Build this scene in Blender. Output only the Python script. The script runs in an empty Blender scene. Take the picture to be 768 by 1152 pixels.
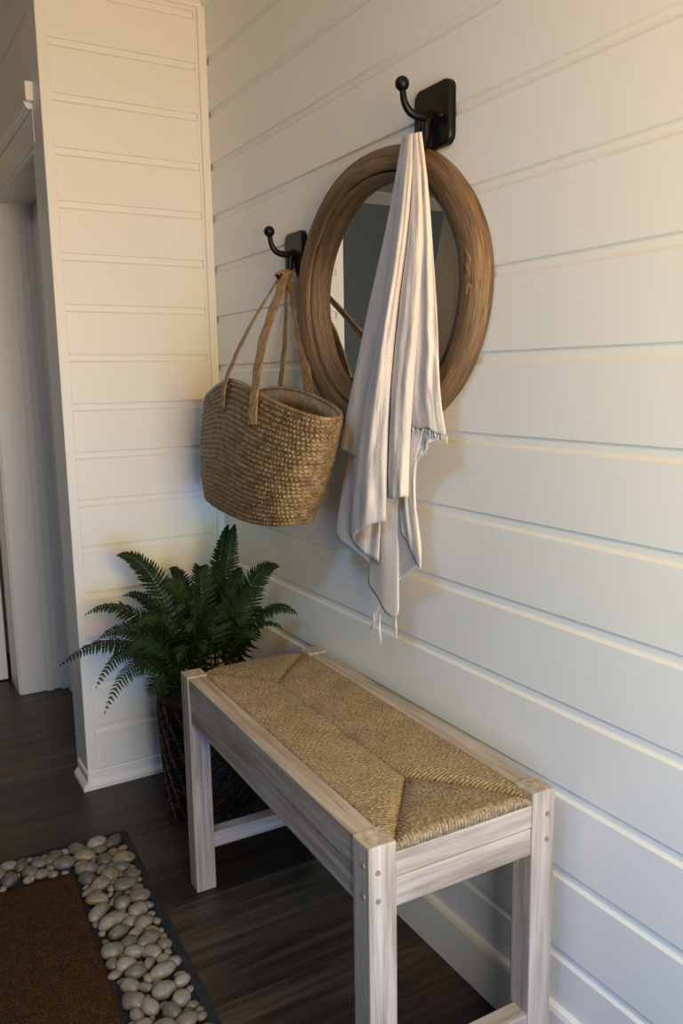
import bpy, bmesh, math, random
from mathutils import Vector, Matrix, noise
random.seed(7)
S = bpy.context.scene
COL = S.collection
PI = math.pi

# ------------------------------------------------------------------ camera
FPX = 928.77
yaw, pitch, roll = .53069, -.16308, -.016234
CAMLOC = Vector((2.3151, -.9423, 1.1734))
D = Vector((-math.cos(pitch)*math.cos(yaw), math.cos(pitch)*math.sin(yaw), math.sin(pitch)))
R0 = D.cross(Vector((0, 0, 1))).normalized(); U0 = R0.cross(D)
R = math.cos(roll)*R0 + math.sin(roll)*U0
U = -math.sin(roll)*R0 + math.cos(roll)*U0
cd = bpy.data.cameras.new('camera'); cam = bpy.data.objects.new('camera', cd); COL.objects.link(cam)
cam.matrix_world = Matrix(((R.x, U.x, -D.x, CAMLOC.x), (R.y, U.y, -D.y, CAMLOC.y), (R.z, U.z, -D.z, CAMLOC.z), (0, 0, 0, 1)))
cd.sensor_fit = 'VERTICAL'; cd.sensor_height = 36; cd.lens = FPX/1152*36; cd.clip_start = .02
S.camera = cam

def at(px, py, y=None, x=None, z=None):
    """world point where a measured sight line meets a plane"""
    d = D + R*((px-384)/FPX) - U*((py-576)/FPX)
    if y is not None: t = (y-CAMLOC.y)/d.y
    elif x is not None: t = (x-CAMLOC.x)/d.x
    else: t = (z-CAMLOC.z)/d.z
    return CAMLOC + d*t

# ------------------------------------------------------------------ helpers
def mat(name, color=(.8, .8, .8), rough=.5, metal=0., spec=.5):
    m = bpy.data.materials.new(name); m.use_nodes = True
    b = m.node_tree.nodes['Principled BSDF']
    b.inputs['Base Color'].default_value = (*color, 1); b.inputs['Roughness'].default_value = rough
    b.inputs['Metallic'].default_value = metal; b.inputs['Specular IOR Level'].default_value = spec
    return m
class NT:
    def __init__(s, m): s.t = m.node_tree; s.b = s.t.nodes['Principled BSDF']
    def n(s, kind, **kw):
        x = s.t.nodes.new(kind)
        for k, v in kw.items():
            if k.startswith('i_'):
                key = k[2:].replace('_', ' ')
                x.inputs[key].default_value = v
            else: setattr(x, k, v)
        return x
    def l(s, a, ao, b, bi): s.t.links.new(a.outputs[ao], b.inputs[bi])
    def coords(s, scale=(1, 1, 1), kind='Object'):
        c = s.n('ShaderNodeTexCoord'); mp = s.n('ShaderNodeMapping'); mp.inputs['Scale'].default_value = scale
        s.l(c, kind, mp, 'Vector'); return mp
    def ramp(s, src, out, stops):
        r = s.n('ShaderNodeValToRGB'); e = r.color_ramp.elements
        while len(e) < len(stops): e.new(.5)
        for k, (p, c) in enumerate(stops): e[k].position = p; e[k].color = (*c, 1)
        s.l(src, out, r, 'Fac'); return r
    def bump(s, src, out, strength, dist):
        b = s.n('ShaderNodeBump'); b.inputs['Strength'].default_value = strength; b.inputs['Distance'].default_value = dist
        s.l(src, out, b, 'Height'); s.l(b, 'Normal', s.b, 'Normal'); return b

def obj_mesh(name, verts, faces, m=None, parent=None, smooth=False):
    me = bpy.data.meshes.new(name); me.from_pydata([tuple(v) for v in verts], [], faces); me.update()
    o = bpy.data.objects.new(name, me); COL.objects.link(o)
    if m: me.materials.append(m)
    if parent: o.parent = parent
    if smooth:
        for p in me.polygons: p.use_smooth = True
    return o
def obj_bm(name, bm, m=None, parent=None, smooth=False):
    bmesh.ops.recalc_face_normals(bm, faces=bm.faces)
    me = bpy.data.meshes.new(name); bm.to_mesh(me); bm.free()
    o = bpy.data.objects.new(name, me); COL.objects.link(o)
    if m: me.materials.append(m)
    if parent: o.parent = parent
    if smooth:
        for p in me.polygons: p.use_smooth = True
    return o
def empty(name, loc, rz=0):
    o = bpy.data.objects.new(name, None); o.location = loc; o.rotation_euler = (0, 0, rz); o.empty_display_size = .05
    COL.objects.link(o); return o
def tag(o, label=None, cat=None, group=None, kind=None):
    if label: o['label'] = label
    if cat: o['category'] = cat
    if group: o['group'] = group
    if kind: o['kind'] = kind
    return o
def box(bm, x0, x1, y0, y1, z0, z1, bev=0., seg=2):
    t = bmesh.new(); bmesh.ops.create_cube(t, size=1)
    for v in t.verts: v.co = Vector((x0+(v.co.x+.5)*(x1-x0), y0+(v.co.y+.5)*(y1-y0), z0+(v.co.z+.5)*(z1-z0)))
    if bev: bmesh.ops.bevel(t, geom=t.edges[:], offset=bev, segments=seg, affect='EDGES', profile=.5)
    merge(bm, t)
def merge(bm, t):
    me = bpy.data.meshes.new('tmp'); t.to_mesh(me); t.free(); bm.from_mesh(me); bpy.data.meshes.remove(me)
def tube(bm, pts, rad, n=8, cap=True, flat=1.):
    pts = [Vector(p) for p in pts]; rings = []
    up = Vector((0, 0, 1)); prev = None
    for i, p in enumerate(pts):
        t = (pts[min(i+1, len(pts)-1)]-pts[max(i-1, 0)]).normalized()
        if prev is None:
            a = t.cross(up)
            if a.length < .1: a = t.cross(Vector((0, 1, 0)))
            a.normalize()
        else: a = (prev - t*prev.dot(t)).normalized()
        prev = a; b = t.cross(a)
        r = rad[i] if isinstance(rad, (list, tuple)) else rad
        rings.append([bm.verts.new(p + a*math.cos(2*PI*k/n)*r + b*math.sin(2*PI*k/n)*r*flat) for k in range(n)])
    for i in range(len(rings)-1):
        for k in range(n): bm.faces.new((rings[i][k], rings[i][(k+1) % n], rings[i+1][(k+1) % n], rings[i+1][k]))
    if cap: bm.faces.new(rings[0][::-1]); bm.faces.new(rings[-1])
def bez(pts, n):
    """Catmull-Rom through points"""
    P = [Vector(p) for p in pts]; P = [P[0]*2-P[1]]+P+[P[-1]*2-P[-2]]; out = []
    m = len(P)-3
    for k in range(n+1):
        s = min(k/n*m, m-1e-6); i = int(s); t = s-i; a, b, c, d = P[i:i+4]
        out.append(.5*((2*b)+(c-a)*t+(2*a-5*b+4*c-d)*t*t+(-a+3*b-3*c+d)*t**3))
    return out
def prism_x(bm, prof, x0, x1):
    """closed (y,z) profile extruded along x"""
    a = [bm.verts.new((x0, y, z)) for y, z in prof]; b = [bm.verts.new((x1, y, z)) for y, z in prof]; n = len(prof)
    for i in range(n): bm.faces.new((a[i], a[(i+1) % n], b[(i+1) % n], b[i]))
    bm.faces.new(a); bm.faces.new(b[::-1])
def prism_y(bm, prof, y0, y1):
    a = [bm.verts.new((x, y0, z)) for x, z in prof]; b = [bm.verts.new((x, y1, z)) for x, z in prof]; n = len(prof)
    for i in range(n): bm.faces.new((a[i], a[(i+1) % n], b[(i+1) % n], b[i]))
    bm.faces.new(a); bm.faces.new(b[::-1])

# ------------------------------------------------------------------ materials
def paint(name, col, rough=.42, bump=.08):
    m = mat(name, col, rough); t = NT(m); c = t.coords((1, 1, 1))
    n = t.n('ShaderNodeTexNoise'); n.inputs['Scale'].default_value = 140; n.inputs['Detail'].default_value = 3
    t.l(c, 'Vector', n, 'Vector'); t.bump(n, 'Fac', bump, .0015); return m
M_wall = paint('shiplap paint', (.80, .79, .765), .40)
M_trim = paint('trim paint', (.82, .805, .775), .35, .04)
M_door = paint('door paint', (.80, .79, .765), .38, .04)
M_hall = paint('blue grey hall paint', (.20, .25, .265), .6)
M_ceil = paint('ceiling paint', (.78, .75, .70), .7)
M_black = mat('matte black iron', (.008, .008, .009), .38, .6); 
_t = NT(M_black); _c = _t.coords(); _n = _t.n('ShaderNodeTexNoise'); _n.inputs['Scale'].default_value = 400; _t.l(_c, 'Vector', _n, 'Vector'); _t.bump(_n, 'Fac', .15, .001)

def wood(name, axis, stops, rough=.6, sc=26, bump=.3, knots=False):
    m = mat(name, (.5, .5, .5), rough); t = NT(m)
    s = [sc, sc, sc]; s['xyz'.index(axis)] = sc*.045
    c = t.coords(tuple(s))
    n = t.n('ShaderNodeTexNoise'); n.inputs['Scale'].default_value = 3; n.inputs['Detail'].default_value = 8; n.inputs['Roughness'].default_value = .62; n.inputs['Distortion'].default_value = .35
    t.l(c, 'Vector', n, 'Vector')
    c2 = t.coords((6, 6, 6)); n2 = t.n('ShaderNodeTexNoise'); n2.inputs['Scale'].default_value = 1.2; n2.inputs['Detail'].default_value = 3
    t.l(c2, 'Vector', n2, 'Vector')
    r = t.ramp(n, 'Fac', stops)
    mx = t.n('ShaderNodeMix', data_type='RGBA', blend_type='SOFT_LIGHT'); mx.inputs[0].default_value = .55
    t.l(r, 'Color', mx, 6); t.l(n2, 'Color', mx, 7)
    bw = t.n('ShaderNodeRGBToBW'); t.l(n2, 'Color', bw, 'Color'); t.t.links.remove(mx.inputs[7].links[0]); t.l(bw, 'Val', mx, 7)
    t.l(mx, 2, t.b, 'Base Color'); t.bump(n, 'Fac', bump, .002); return m
WW = [(.28, (.22, .165, .125)), (.45, (.36, .295, .24)), (.58, (.46, .39, .33)), (.75, (.57, .505, .45))]
M_bx = wood('whitewashed oak along x', 'x', WW); M_by = wood('whitewashed oak along y', 'y', WW); M_bz = wood('whitewashed oak along z', 'z', WW)
M_peg = mat('dark wooden peg', (.24, .18, .13), .6)
_t = NT(M_peg); _c = _t.coords((60, 60, 60)); _n = _t.n('ShaderNodeTexNoise'); _t.l(_c, 'Vector', _n, 'Vector'); _t.bump(_n, 'Fac', .3, .001)
FW = [(.3, (.045, .024, .011)), (.44, (.12, .068, .032)), (.56, (.20, .12, .06)), (.72, (.31, .20, .105))]

def frame_wood():
    m = mat('reclaimed frame wood', (.3, .2, .1), .55); t = NT(m)
    uv = t.n('ShaderNodeUVMap'); mp = t.n('ShaderNodeMapping'); mp.inputs['Scale'].default_value = (9, 42, 1); t.l(uv, 'UV', mp, 'Vector')
    n = t.n('ShaderNodeTexNoise'); n.inputs['Scale'].default_value = 1.4; n.inputs['Detail'].default_value = 9; n.inputs['Roughness'].default_value = .65; n.inputs['Distortion'].default_value = .8
    t.l(mp, 'Vector', n, 'Vector'); r = t.ramp(n, 'Fac', FW)
    mp2 = t.n('ShaderNodeMapping'); mp2.inputs['Scale'].default_value = (3, 5, 1); t.l(uv, 'UV', mp2, 'Vector')
    n2 = t.n('ShaderNodeTexNoise'); n2.inputs['Scale'].default_value = 1.1; n2.inputs['Detail'].default_value = 3; t.l(mp2, 'Vector', n2, 'Vector')
    bw = t.ramp(n2, 'Fac', [(.32, (.22, .22, .22)), (.68, (.70, .70, .70))])
    mx = t.n('ShaderNodeMix', data_type='RGBA', blend_type='OVERLAY'); mx.inputs[0].default_value = .9
    t.l(r, 'Color', mx, 6); t.l(bw, 'Color', mx, 7); t.l(mx, 2, t.b, 'Base Color'); t.bump(n, 'Fac', .45, .003); return m
M_frame = frame_wood()
M_knot = wood('weathered knot wood', 'z', [(.36, (.05, .026, .014)), (.47, (.20, .115, .06)), (.6, (.33, .205, .125)), (.75, (.45, .32, .22))], .75, 70, 1.)
M_glass = mat('mirror silvering', (.86, .88, .87), .01, 1.)
_t = NT(M_glass); _c = _t.coords(); _n = _t.n('ShaderNodeTexNoise'); _n.inputs['Scale'].default_value = 2; _t.l(_c, 'Vector', _n, 'Vector'); _t.bump(_n, 'Fac', .005, .001)

def fibre(name, stops, rough=.55, sc=300, bump=.5, spec=.5, low=.3):
    m = mat(name, (.3, .2, .1), rough, 0, spec); t = NT(m); c = t.coords((1, 1, 1))
    n = t.n('ShaderNodeTexNoise'); n.inputs['Scale'].default_value = sc; n.inputs['Detail'].default_value = 4; t.l(c, 'Vector', n, 'Vector')
    n2 = t.n('ShaderNodeTexNoise'); n2.inputs['Scale'].default_value = sc*.11; n2.inputs['Detail'].default_value = 2; t.l(c, 'Vector', n2, 'Vector')
    hv = t.n('ShaderNodeMix', data_type='FLOAT'); hv.inputs[0].default_value = low; t.l(n, 'Fac', hv, 2); t.l(n2, 'Fac', hv, 3)
    r = t.ramp(hv, 0, stops); t.l(r, 'Color', t.b, 'Base Color'); t.bump(n, 'Fac', bump, .0012); return m
M_rush = fibre('twisted rush cord', [(.36, (.17, .118, .068)), (.5, (.27, .195, .115)), (.64, (.38, .285, .18))], .62, 220, .3, .4, .12)
M_basket = fibre('braided seagrass', [(.40, (.085, .048, .018)), (.5, (.25, .155, .068)), (.60, (.44, .30, .145))], .36, 420)
M_strap = fibre('braided strap grass', [(.40, (.12, .07, .03)), (.5, (.27, .165, .08)), (.60, (.40, .265, .14))], .5, 420)
M_coir = fibre('brown coir pile', [(.36, (.012, .005, .002)), (.5, (.042, .019, .007)), (.66, (.11, .058, .026))], .95, 420, 1., .1, .1)
M_rubber = fibre('charcoal rubber felt', [(.4, (.012, .013, .015)), (.6, (.035, .037, .042))], .9, 300, .8, .2)
M_soil = fibre('potting soil', [(.4, (.01, .007, .004)), (.6, (.04, .028, .018))], .95, 120, 1.)
M_pot = fibre('dark bronze openwork', [(.4, (.025, .012, .006)), (.6, (.070, .034, .018))], .62, 90, .3, .3)
M_liner = mat('black pot liner', (.004, .004, .004), .7)
_t = NT(M_liner); _c = _t.coords(); _n = _t.n('ShaderNodeTexNoise'); _n.inputs['Scale'].default_value = 80; _t.l(_c, 'Vector', _n, 'Vector'); _t.bump(_n, 'Fac', .2, .001)

def linen():
    m = mat('washed linen', (.72, .64, .58), .85, 0, .2); t = NT(m)
    uv = t.n('ShaderNodeUVMap')
    w1 = t.n('ShaderNodeTexWave', bands_direction='X'); w1.inputs['Scale'].default_value = 90; w1.inputs['Distortion'].default_value = 1.5; w1.inputs['Detail Scale'].default_value = 3
    w2 = t.n('ShaderNodeTexWave', bands_direction='Y'); w2.inputs['Scale'].default_value = 150; w2.inputs['Distortion'].default_value = 1.5; w2.inputs['Detail Scale'].default_value = 3
    t.l(uv, 'UV', w1, 'Vector'); t.l(uv, 'UV', w2, 'Vector')
    a = t.n('ShaderNodeMath', operation='ADD'); t.l(w1, 'Fac', a, 0); t.l(w2, 'Fac', a, 1)
    c = t.coords((1, 1, .5)); n = t.n('ShaderNodeTexNoise'); n.inputs['Scale'].default_value = 34; n.inputs['Detail'].default_value = 5; t.l(c, 'Vector', n, 'Vector')
    n3 = t.n('ShaderNodeTexNoise'); n3.inputs['Scale'].default_value = 400; t.l(c, 'Vector', n3, 'Vector')
    r = t.ramp(n3, 'Fac', [(.3, (.63, .56, .525)), (.7, (.74, .665, .625))]); t.l(r, 'Color', t.b, 'Base Color')
    b1 = t.n('ShaderNodeBump'); b1.inputs['Strength'].default_value = .12; b1.inputs['Distance'].default_value = .0006; t.l(a, 'Value', b1, 'Height')
    b2 = t.n('ShaderNodeBump'); b2.inputs['Strength'].default_value = .30; b2.inputs['Distance'].default_value = .004; t.l(n, 'Fac', b2, 'Height'); t.l(b1, 'Normal', b2, 'Normal')
    t.l(b2, 'Normal', t.b, 'Normal'); return m
M_linen = linen()

def leaf():
    m = mat('fern green', (.03, .09, .02), .6, 0, .18); t = NT(m); c = t.coords((1, 1, 1))
    n = t.n('ShaderNodeTexNoise'); n.inputs['Scale'].default_value = 9; n.inputs['Detail'].default_value = 4; t.l(c, 'Vector', n, 'Vector')
    r = t.ramp(n, 'Fac', [(.3, (.005, .014, .004)), (.5, (.010, .027, .007)), (.72, (.025, .055, .013))]); t.l(r, 'Color', t.b, 'Base Color')
    t.b.inputs['Subsurface Weight'].default_value = 0; return m
M_leaf = leaf()
M_stem = mat('fern stalk', (.05, .045, .02), .6)
_t = NT(M_stem); _c = _t.coords((30, 30, 5)); _n = _t.n('ShaderNodeTexNoise'); _t.l(_c, 'Vector', _n, 'Vector'); _r = _t.ramp(_n, 'Fac', [(.3, (.035, .03, .012)), (.7, (.06, .07, .02))]); _t.l(_r, 'Color', _t.b, 'Base Color')

def floor_mat():
    m = mat('dark plank floor', (.06, .045, .035), .42, 0, .4); t = NT(m)
    c = t.n('ShaderNodeTexCoord'); mp = t.n('ShaderNodeMapping'); mp.inputs['Rotation'].default_value = (0, 0, PI/2); t.l(c, 'Object', mp, 'Vector')
    br = t.n('ShaderNodeTexBrick'); br.offset = .37; br.inputs['Scale'].default_value = 1; br.inputs['Brick Width'].default_value = 1.25; br.inputs['Row Height'].default_value = .165
    br.inputs['Mortar Size'].default_value = .0012; br.inputs['Mortar Smooth'].default_value = .2; br.inputs['Bias'].default_value = 0
    br.inputs['Color1'].default_value = (.2, .2, .2, 1); br.inputs['Color2'].default_value = (.8, .8, .8, 1); br.inputs['Mortar'].default_value = (.0, .0, .0, 1)
    t.l(mp, 'Vector', br, 'Vector')
    mp2 = t.n('ShaderNodeMapping'); mp2.inputs['Scale'].default_value = (22, 1.3, 1)
    va = t.n('ShaderNodeVectorMath', operation='MULTIPLY_ADD'); va.inputs[1].default_value = (3.1, 3.1, 3.1)
    t.l(br, 'Color', va, 0); t.l(c, 'Object', va, 2); t.l(va, 'Vector', mp2, 'Vector')
    n = t.n('ShaderNodeTexNoise'); n.inputs['Scale'].default_value = 1.6; n.inputs['Detail'].default_value = 8; n.inputs['Roughness'].default_value = .6; n.inputs['Distortion'].default_value = .9
    t.l(mp2, 'Vector', n, 'Vector')
    r = t.ramp(n, 'Fac', [(.28, (.016, .010, .006)), (.5, (.045, .031, .022)), (.72, (.092, .067, .049))])
    bw = t.n('ShaderNodeRGBToBW'); t.l(br, 'Color', bw, 'Color')
    mr = t.n('ShaderNodeMapRange'); mr.inputs['From Min'].default_value = 0; mr.inputs['From Max'].default_value = .8; mr.inputs['To Min'].default_value = .25; mr.inputs['To Max'].default_value = 1.15
    t.l(bw, 'Val', mr, 'Value')
    mx = t.n('ShaderNodeVectorMath', operation='SCALE'); t.l(r, 'Color', mx, 0); t.l(mr, 'Result', mx, 'Scale')
    t.l(mx, 'Vector', t.b, 'Base Color')
    t.bump(n, 'Fac', .15, .0015); return m
M_floor = floor_mat()

# ------------------------------------------------------------------ setting
W = .4515      # width of the end wall
CZ = 2.24      # ceiling height
GR = [(-3, 2.178), (-2, 2.051), (-1, 1.911), (0, 1.771), (1, 1.631), (2, 1.491), (3, 1.351), (4, 1.211), (5, 1.071), (6, .931), (7, .790), (8, .648), (9, .504), (10, .360), (11, .212), (12, .085)]
def ship_profile(zs, face, back, top, sgn, gap=.019, dep=.007, bev=.0035):
    """(d,z) profile; face coordinate, recess goes towards back"""
    P = [(back, 0.), (face, 0.)]
    for z in sorted(zs):
        # lower board top edge at z-gap, upper board bottom edge at z
        P += [(face, z-gap-bev), (face+sgn*dep*.75, z-gap+bev*.2), (face+sgn*dep, z-gap+bev), (face+sgn*dep, z), (face+sgn*.0008, z), (face, z+.001)]
    P += [(face, top), (back, top)]
    return P
def struct(name, bm, m, parent=None):
    o = obj_bm(name, bm, m, parent); 
    if not parent: o['kind'] = 'structure'
    return o
bm = bmesh.new(); box(bm, -2.2, 2.92, -2.7, .1, -.06, 0); struct('floor', bm, M_floor)
bm = bmesh.new(); box(bm, -2.2, 2.92, -2.7, .1, CZ, CZ+.06); struct('ceiling', bm, M_ceil)
bm = bmesh.new(); prism_x(bm, ship_profile([z for k, z in GR if z < CZ-.07], 0, .1, CZ, 1, .018, .0055, .003), 0, 2.90); struct('wall_right', bm, M_wall)
# end wall: boards between a left stile and a corner bead
ez = [1.771-.1322*i for i in range(-3, 14)]
bm = bmesh.new(); prism_y(bm, ship_profile(ez, 0, -.10, CZ, -1, .018, .006, .003), -.424, -.030)
box(bm, -.10, .0015, -W, -.424, 0, CZ, .0015, 1)
box(bm, -.10, .0015, -.030, 0, 0, CZ)
struct('wall_back', bm, M_wall)
bm = bmesh.new(); box(bm, .0015, .010, -.022, -.004, .07, CZ-.06, .0025, 2); tube(bm, [(.006, -.002, .07), (.006, -.002, CZ-.06)], .0045, 8); struct('trim_1', bm, M_trim)
# return wall (faces the hall) with a deep doorway
bm = bmesh.new()
def rprof(z0, z1):
    return [z for z in (.19, .33, .47, .61, .75, .89, 1.03, 1.17, 1.31, 1.45, 1.59, 1.73, 2.128)]
box(bm, -.135, -.10, -W, 0, 0, 1.80)
box(bm, -2.1, -.87, -W, -.28, 0, 1.80)
prism_x(bm, [(0, 1.80), (-W, 1.80), (-W, 2.110), (-W+.005, 2.114), (-W+.005, 2.128), (-W, 2.129), (-W, CZ), (0, CZ)], -2.1, -.10)
struct('wall_hall', bm, M_wall)
# casings and header round the doorway
bm = bmesh.new()
box(bm, -1.045, -.878, -W-.045, -W, 0, 1.80, .003, 2)
box(bm, -1.045, -.104, -W-.0015, -W+.01, 1.802, 1.884, .002, 2)
prism_x(bm, [(-W, 1.885), (-W-.012, 1.885), (-W-.015, 1.890), (-W-.018, 1.892), (-W-.020, 1.900), (-W-.022, 1.903), (-W, 1.904)], -1.06, -.106)
box(bm, -.108, -.082, -W-.020, -W+.005, 1.900, 1.948, .003, 2)
# jamb lining and stops seen inside the opening
box(bm, -.885, -.868, -W-.04, -.33, 0, 1.795, .002, 1)
box(bm, -.868, -.858, -.40, -.372, 0, 1.79, .002, 1)
box(bm, -.868, -.850, -.345, -.30, 0, 1.79, .002, 1)
box(bm, -.868, -.137, -W+.004, -.30, 1.785, 1.7995)
struct('trim_2', bm, M_trim)
# doors
def panel_door(name, w, h, th=.035):
    r = empty(name, (0, 0, 0)); r['kind'] = 'structure'
    b = bmesh.new(); box(b, 0, w, 0, th, 0, h, .002, 1); st = .09
    obj_bm('door_leaf', b, M_door, r)
    for (z0, z1) in ((.12, .75), (.85, h-.12)):
        b = bmesh.new()
        for (x0, x1, za, zb) in ((st, w-st, z0, z0+.014), (st, w-st, z1-.014, z1), (st, st+.014, z0, z1), (w-st-.014, w-st, z0, z1)):
            box(b, x0, x1, -.006, 0, za, zb, .003, 2)
        obj_bm('panel_moulding', b, M_door, r)
    b = bmesh.new(); tube(b, [(w-.05, 0, .9), (w-.05, -.03, .9), (w-.055, -.045, .9)], [.01, .01, .022], 12); tube(b, [(w-.055, -.04, .9), (w-.055, -.062, .9)], [.024, .016], 12)
    obj_bm('door_knob', b, M_black, r)
    return r
d1 = panel_door('door_1', .665, 1.775); d1.location = (-.855, -.325, .005)
d2 = panel_door('door_2', .42, 1.80); d2.location = (-1.07, -.925, .005); d2.rotation_euler = (0, 0, PI/2)
# crown and baseboards
def crown(bm_, axis, a0, a1, off, s):
    p = [(0, CZ), (0, CZ-.062), (-.006, CZ-.062), (-.010, CZ-.055), (-.016, CZ-.050), (-.040, CZ-.018), (-.046, CZ-.014), (-.048, CZ)]
    if axis == 'x': prism_x(bm_, [(off+s*d, z) for d, z in p], a0, a1)
    else: prism_y(bm_, [(off-s*d, z) for d, z in p], a0, a1)
bm = bmesh.new(); crown(bm, 'x', 0, 2.82, 0, 1); struct('trim_3', bm, M_trim)
bm = bmesh.new(); crown(bm, 'y', -W-.03, 0, 0, 1); struct('trim_4', bm, M_trim)
bm = bmesh.new(); crown(bm, 'y', -2.65, -W, -2.0, 1); struct('trim_5', bm, M_trim)
bm = bmesh.new(); prism_x(bm, [(0, 0), (-.012, 0), (-.012, .098), (-.009, .106), (0, .110)], .0, 2.82); struct('baseboard_right', bm, M_trim)
bm = bmesh.new()
prism_y(bm, [(0, 0), (.018, 0), (.018, .012), (.010, .022), (.006, .025), (.005, .048), (0, .052)], -W, -.012)
prism_x(bm, [(-W, 0), (-W-.018, 0), (-W-.018, .012), (-W-.010, .022), (-W-.006, .025), (-W-.005, .048), (-W, .052)], -.104, .018)
struct('baseboard_back', bm, M_trim)
bm = bmesh.new(); box(bm, -2.2, -2.0, -2.7, -W, 0, CZ); struct('wall_far', bm, M_hall)
bm = bmesh.new(); box(bm, -2.2, 2.92, -2.75, -2.65, 0, CZ); struct('wall_left', bm, M_hall)
# wall behind the viewer with an assumed, unseen opening inferred from the light
bm = bmesh.new()
FX = 2.82
OY0, OY1, OZ1 = -.96, -.14, 2.06
box(bm, FX, FX+.1, -2.7, OY0, 0, CZ); box(bm, FX, FX+.1, OY1, .1, 0, CZ); box(bm, FX, FX+.1, OY0, OY1, OZ1, CZ)
struct('wall_front', bm, M_hall)

# ------------------------------------------------------------------ lights
def area(name, loc, target, sx, sy, power, col, spread=180):
    l = bpy.data.lights.new(name, 'AREA'); l.shape = 'RECTANGLE'; l.size = sx; l.size_y = sy; l.energy = power; l.color = col; l.spread = math.radians(spread)
    o = bpy.data.objects.new(name, l); COL.objects.link(o); o.location = loc
    o.rotation_euler = (Vector(target)-Vector(loc)).to_track_quat('-Z', 'Y').to_euler(); return o
# --LIGHTS
def A3(name, loc, tgt, sx, sy, rgb, spread=140):
    p = max(rgb); area(name, loc, tgt, sx, sy, p, tuple(v/p for v in rgb), spread)
# added fill panels at the assumed opening, tints fitted from cool low to warm high
for zc, rgb in ((.30, (1.1, 1.5, 4.9)), (.60, (2.1, 3.2, 6.2)), (.90, (4.2, 6.1, 4.8)), (1.20, (7.6, 7.0, 1.4)), (1.50, (11.4, 4.5, .2))):
    A3('front_fill_panel', (FX-.02, -.55, zc), (0, -.3, zc), .75, .30, rgb)
A3('upper_warm_fill', (FX-.02, -.55, 1.75), (0, -.3, 2.05), .75, .3, (1.0, .3, .0), 80)  # added warm fill aimed upward, turns the top of the end wall golden
A3('overhead_fill', (1.8, -1.3, 2.2), (1.8, -1.3, 0), .4, .4, (4.6, 8.6, 14.5), 180)  # added cool fill from above, no real fixture; lifts the right wall
A3('hall_fill', (-.75, -1.25, 2.2), (-.75, -.6, 1.), .3, .3, (1.5, .85, .35), 180)  # added warm fill without a real lamp, brightens the upper return wall
w = bpy.data.worlds.new('world'); S.world = w; w.use_nodes = True
w.node_tree.nodes['Background'].inputs['Color'].default_value = (.6, .75, 1, 1); w.node_tree.nodes['Background'].inputs['Strength'].default_value = .02

# ------------------------------------------------------------------ coat hooks
def coat_hook(loc, sx, sz, drop, label, plate_w=.115, plate_h=.108):
    r = empty('coat_hook', loc); tag(r, label, 'hook', 'black iron coat hooks on the shiplap wall')
    b = bmesh.new(); w2, h2 = plate_w/2, plate_h/2
    # rounded plate
    t = bmesh.new(); ring = []; rad = .018
    for cx, cz, a0 in ((w2-rad, h2-rad, 0), (-w2+rad, h2-rad, 90), (-w2+rad, -h2+rad, 180), (w2-rad, -h2+rad, 270)):
        for k in range(7):
            a = math.radians(a0+90*k/6); ring.append((cx+rad*math.cos(a), cz+rad*math.sin(a)))
    layers = [(0, 1.), (-.009, 1.), (-.0125, .975), (-.014, .93)]
    vs = [[t.verts.new((x*s, y, z*s)) for x, z in ring] for y, s in layers]
    n = len(ring)
    for i in range(3):
        for k in range(n): t.faces.new((vs[i][k], vs[i][(k+1) % n], vs[i+1][(k+1) % n], vs[i+1][k]))
    t.faces.new(vs[0]); t.faces.new(vs[-1][::-1]); merge(b, t)
    obj_bm('wall_plate', b, M_black, r)
    b = bmesh.new()
    up = bez([(0, -.010, .004), (0, -.030, -.002), (-.002, -.055, .002), (-.003, -.068, .018), (-.003, -.072, .038)], 16)
    tube(b, up, [.0085-.003*k/16 for k in range(17)], 12)
    bmesh.ops.create_uvsphere(b, u_segments=16, v_segments=12, radius=.0125, matrix=Matrix.Translation((-.003, -.073, .047)))
    obj_bm('upper_arm', b, M_black, r, True)
    b = bmesh.new()
    lo = bez([(0, -.012, .004), (0, -.022, -.012), (0, -.024, -.035), (0, -.030, -.052), (0, -.040, -.060), (0, -.049, -.054)], 18)
    tube(b, lo, [.0085-.0025*k/18 for k in range(19)], 12)
    bmesh.ops.create_uvsphere(b, u_segments=14, v_segments=10, radius=.0085, matrix=Matrix.Translation((0, -.051, -.051)))
    obj_bm('lower_arm', b, M_black, r, True)
    for px, pz in ((-.030, -.012), (.030, -.004)):
        b = bmesh.new(); bmesh.ops.create_cone(b, cap_ends=True, segments=14, radius1=.0055, radius2=.004, depth=.004, matrix=Matrix.Translation((px, -.0155, pz)) @ Matrix.Rotation(PI/2, 4, 'X'))
        obj_bm('screw', b, M_black, r)
    return r
hookA = coat_hook((1.066, 0, 1.621), 1, 1, 0, 'black iron hook above the round mirror, holding the linen towel', .106, .108)
hookB = coat_hook((.528, 0, 1.458), 1, 1, 0, 'black iron hook left of the mirror, holding the woven basket', .092, .100)
# small hook out in the hall, seen in the mirror
b = bmesh.new(); tube(b, bez([(-2.0, -2.36, 1.80), (-1.97, -2.36, 1.795), (-1.95, -2.36, 1.82), (-1.945, -2.36, 1.84)], 10), .010, 10)
bmesh.ops.create_uvsphere(b, u_segments=12, v_segments=8, radius=.030, matrix=Matrix.Translation((-1.945, -2.36, 1.86)))
box(b, -2.0, -1.992, -2.38, -2.34, 1.74, 1.84, .003, 2)
tag(obj_bm('wall_hook', b, M_black), 'tiny dark hook on the far hall wall, seen reflected in the mirror', 'hook')

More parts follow.
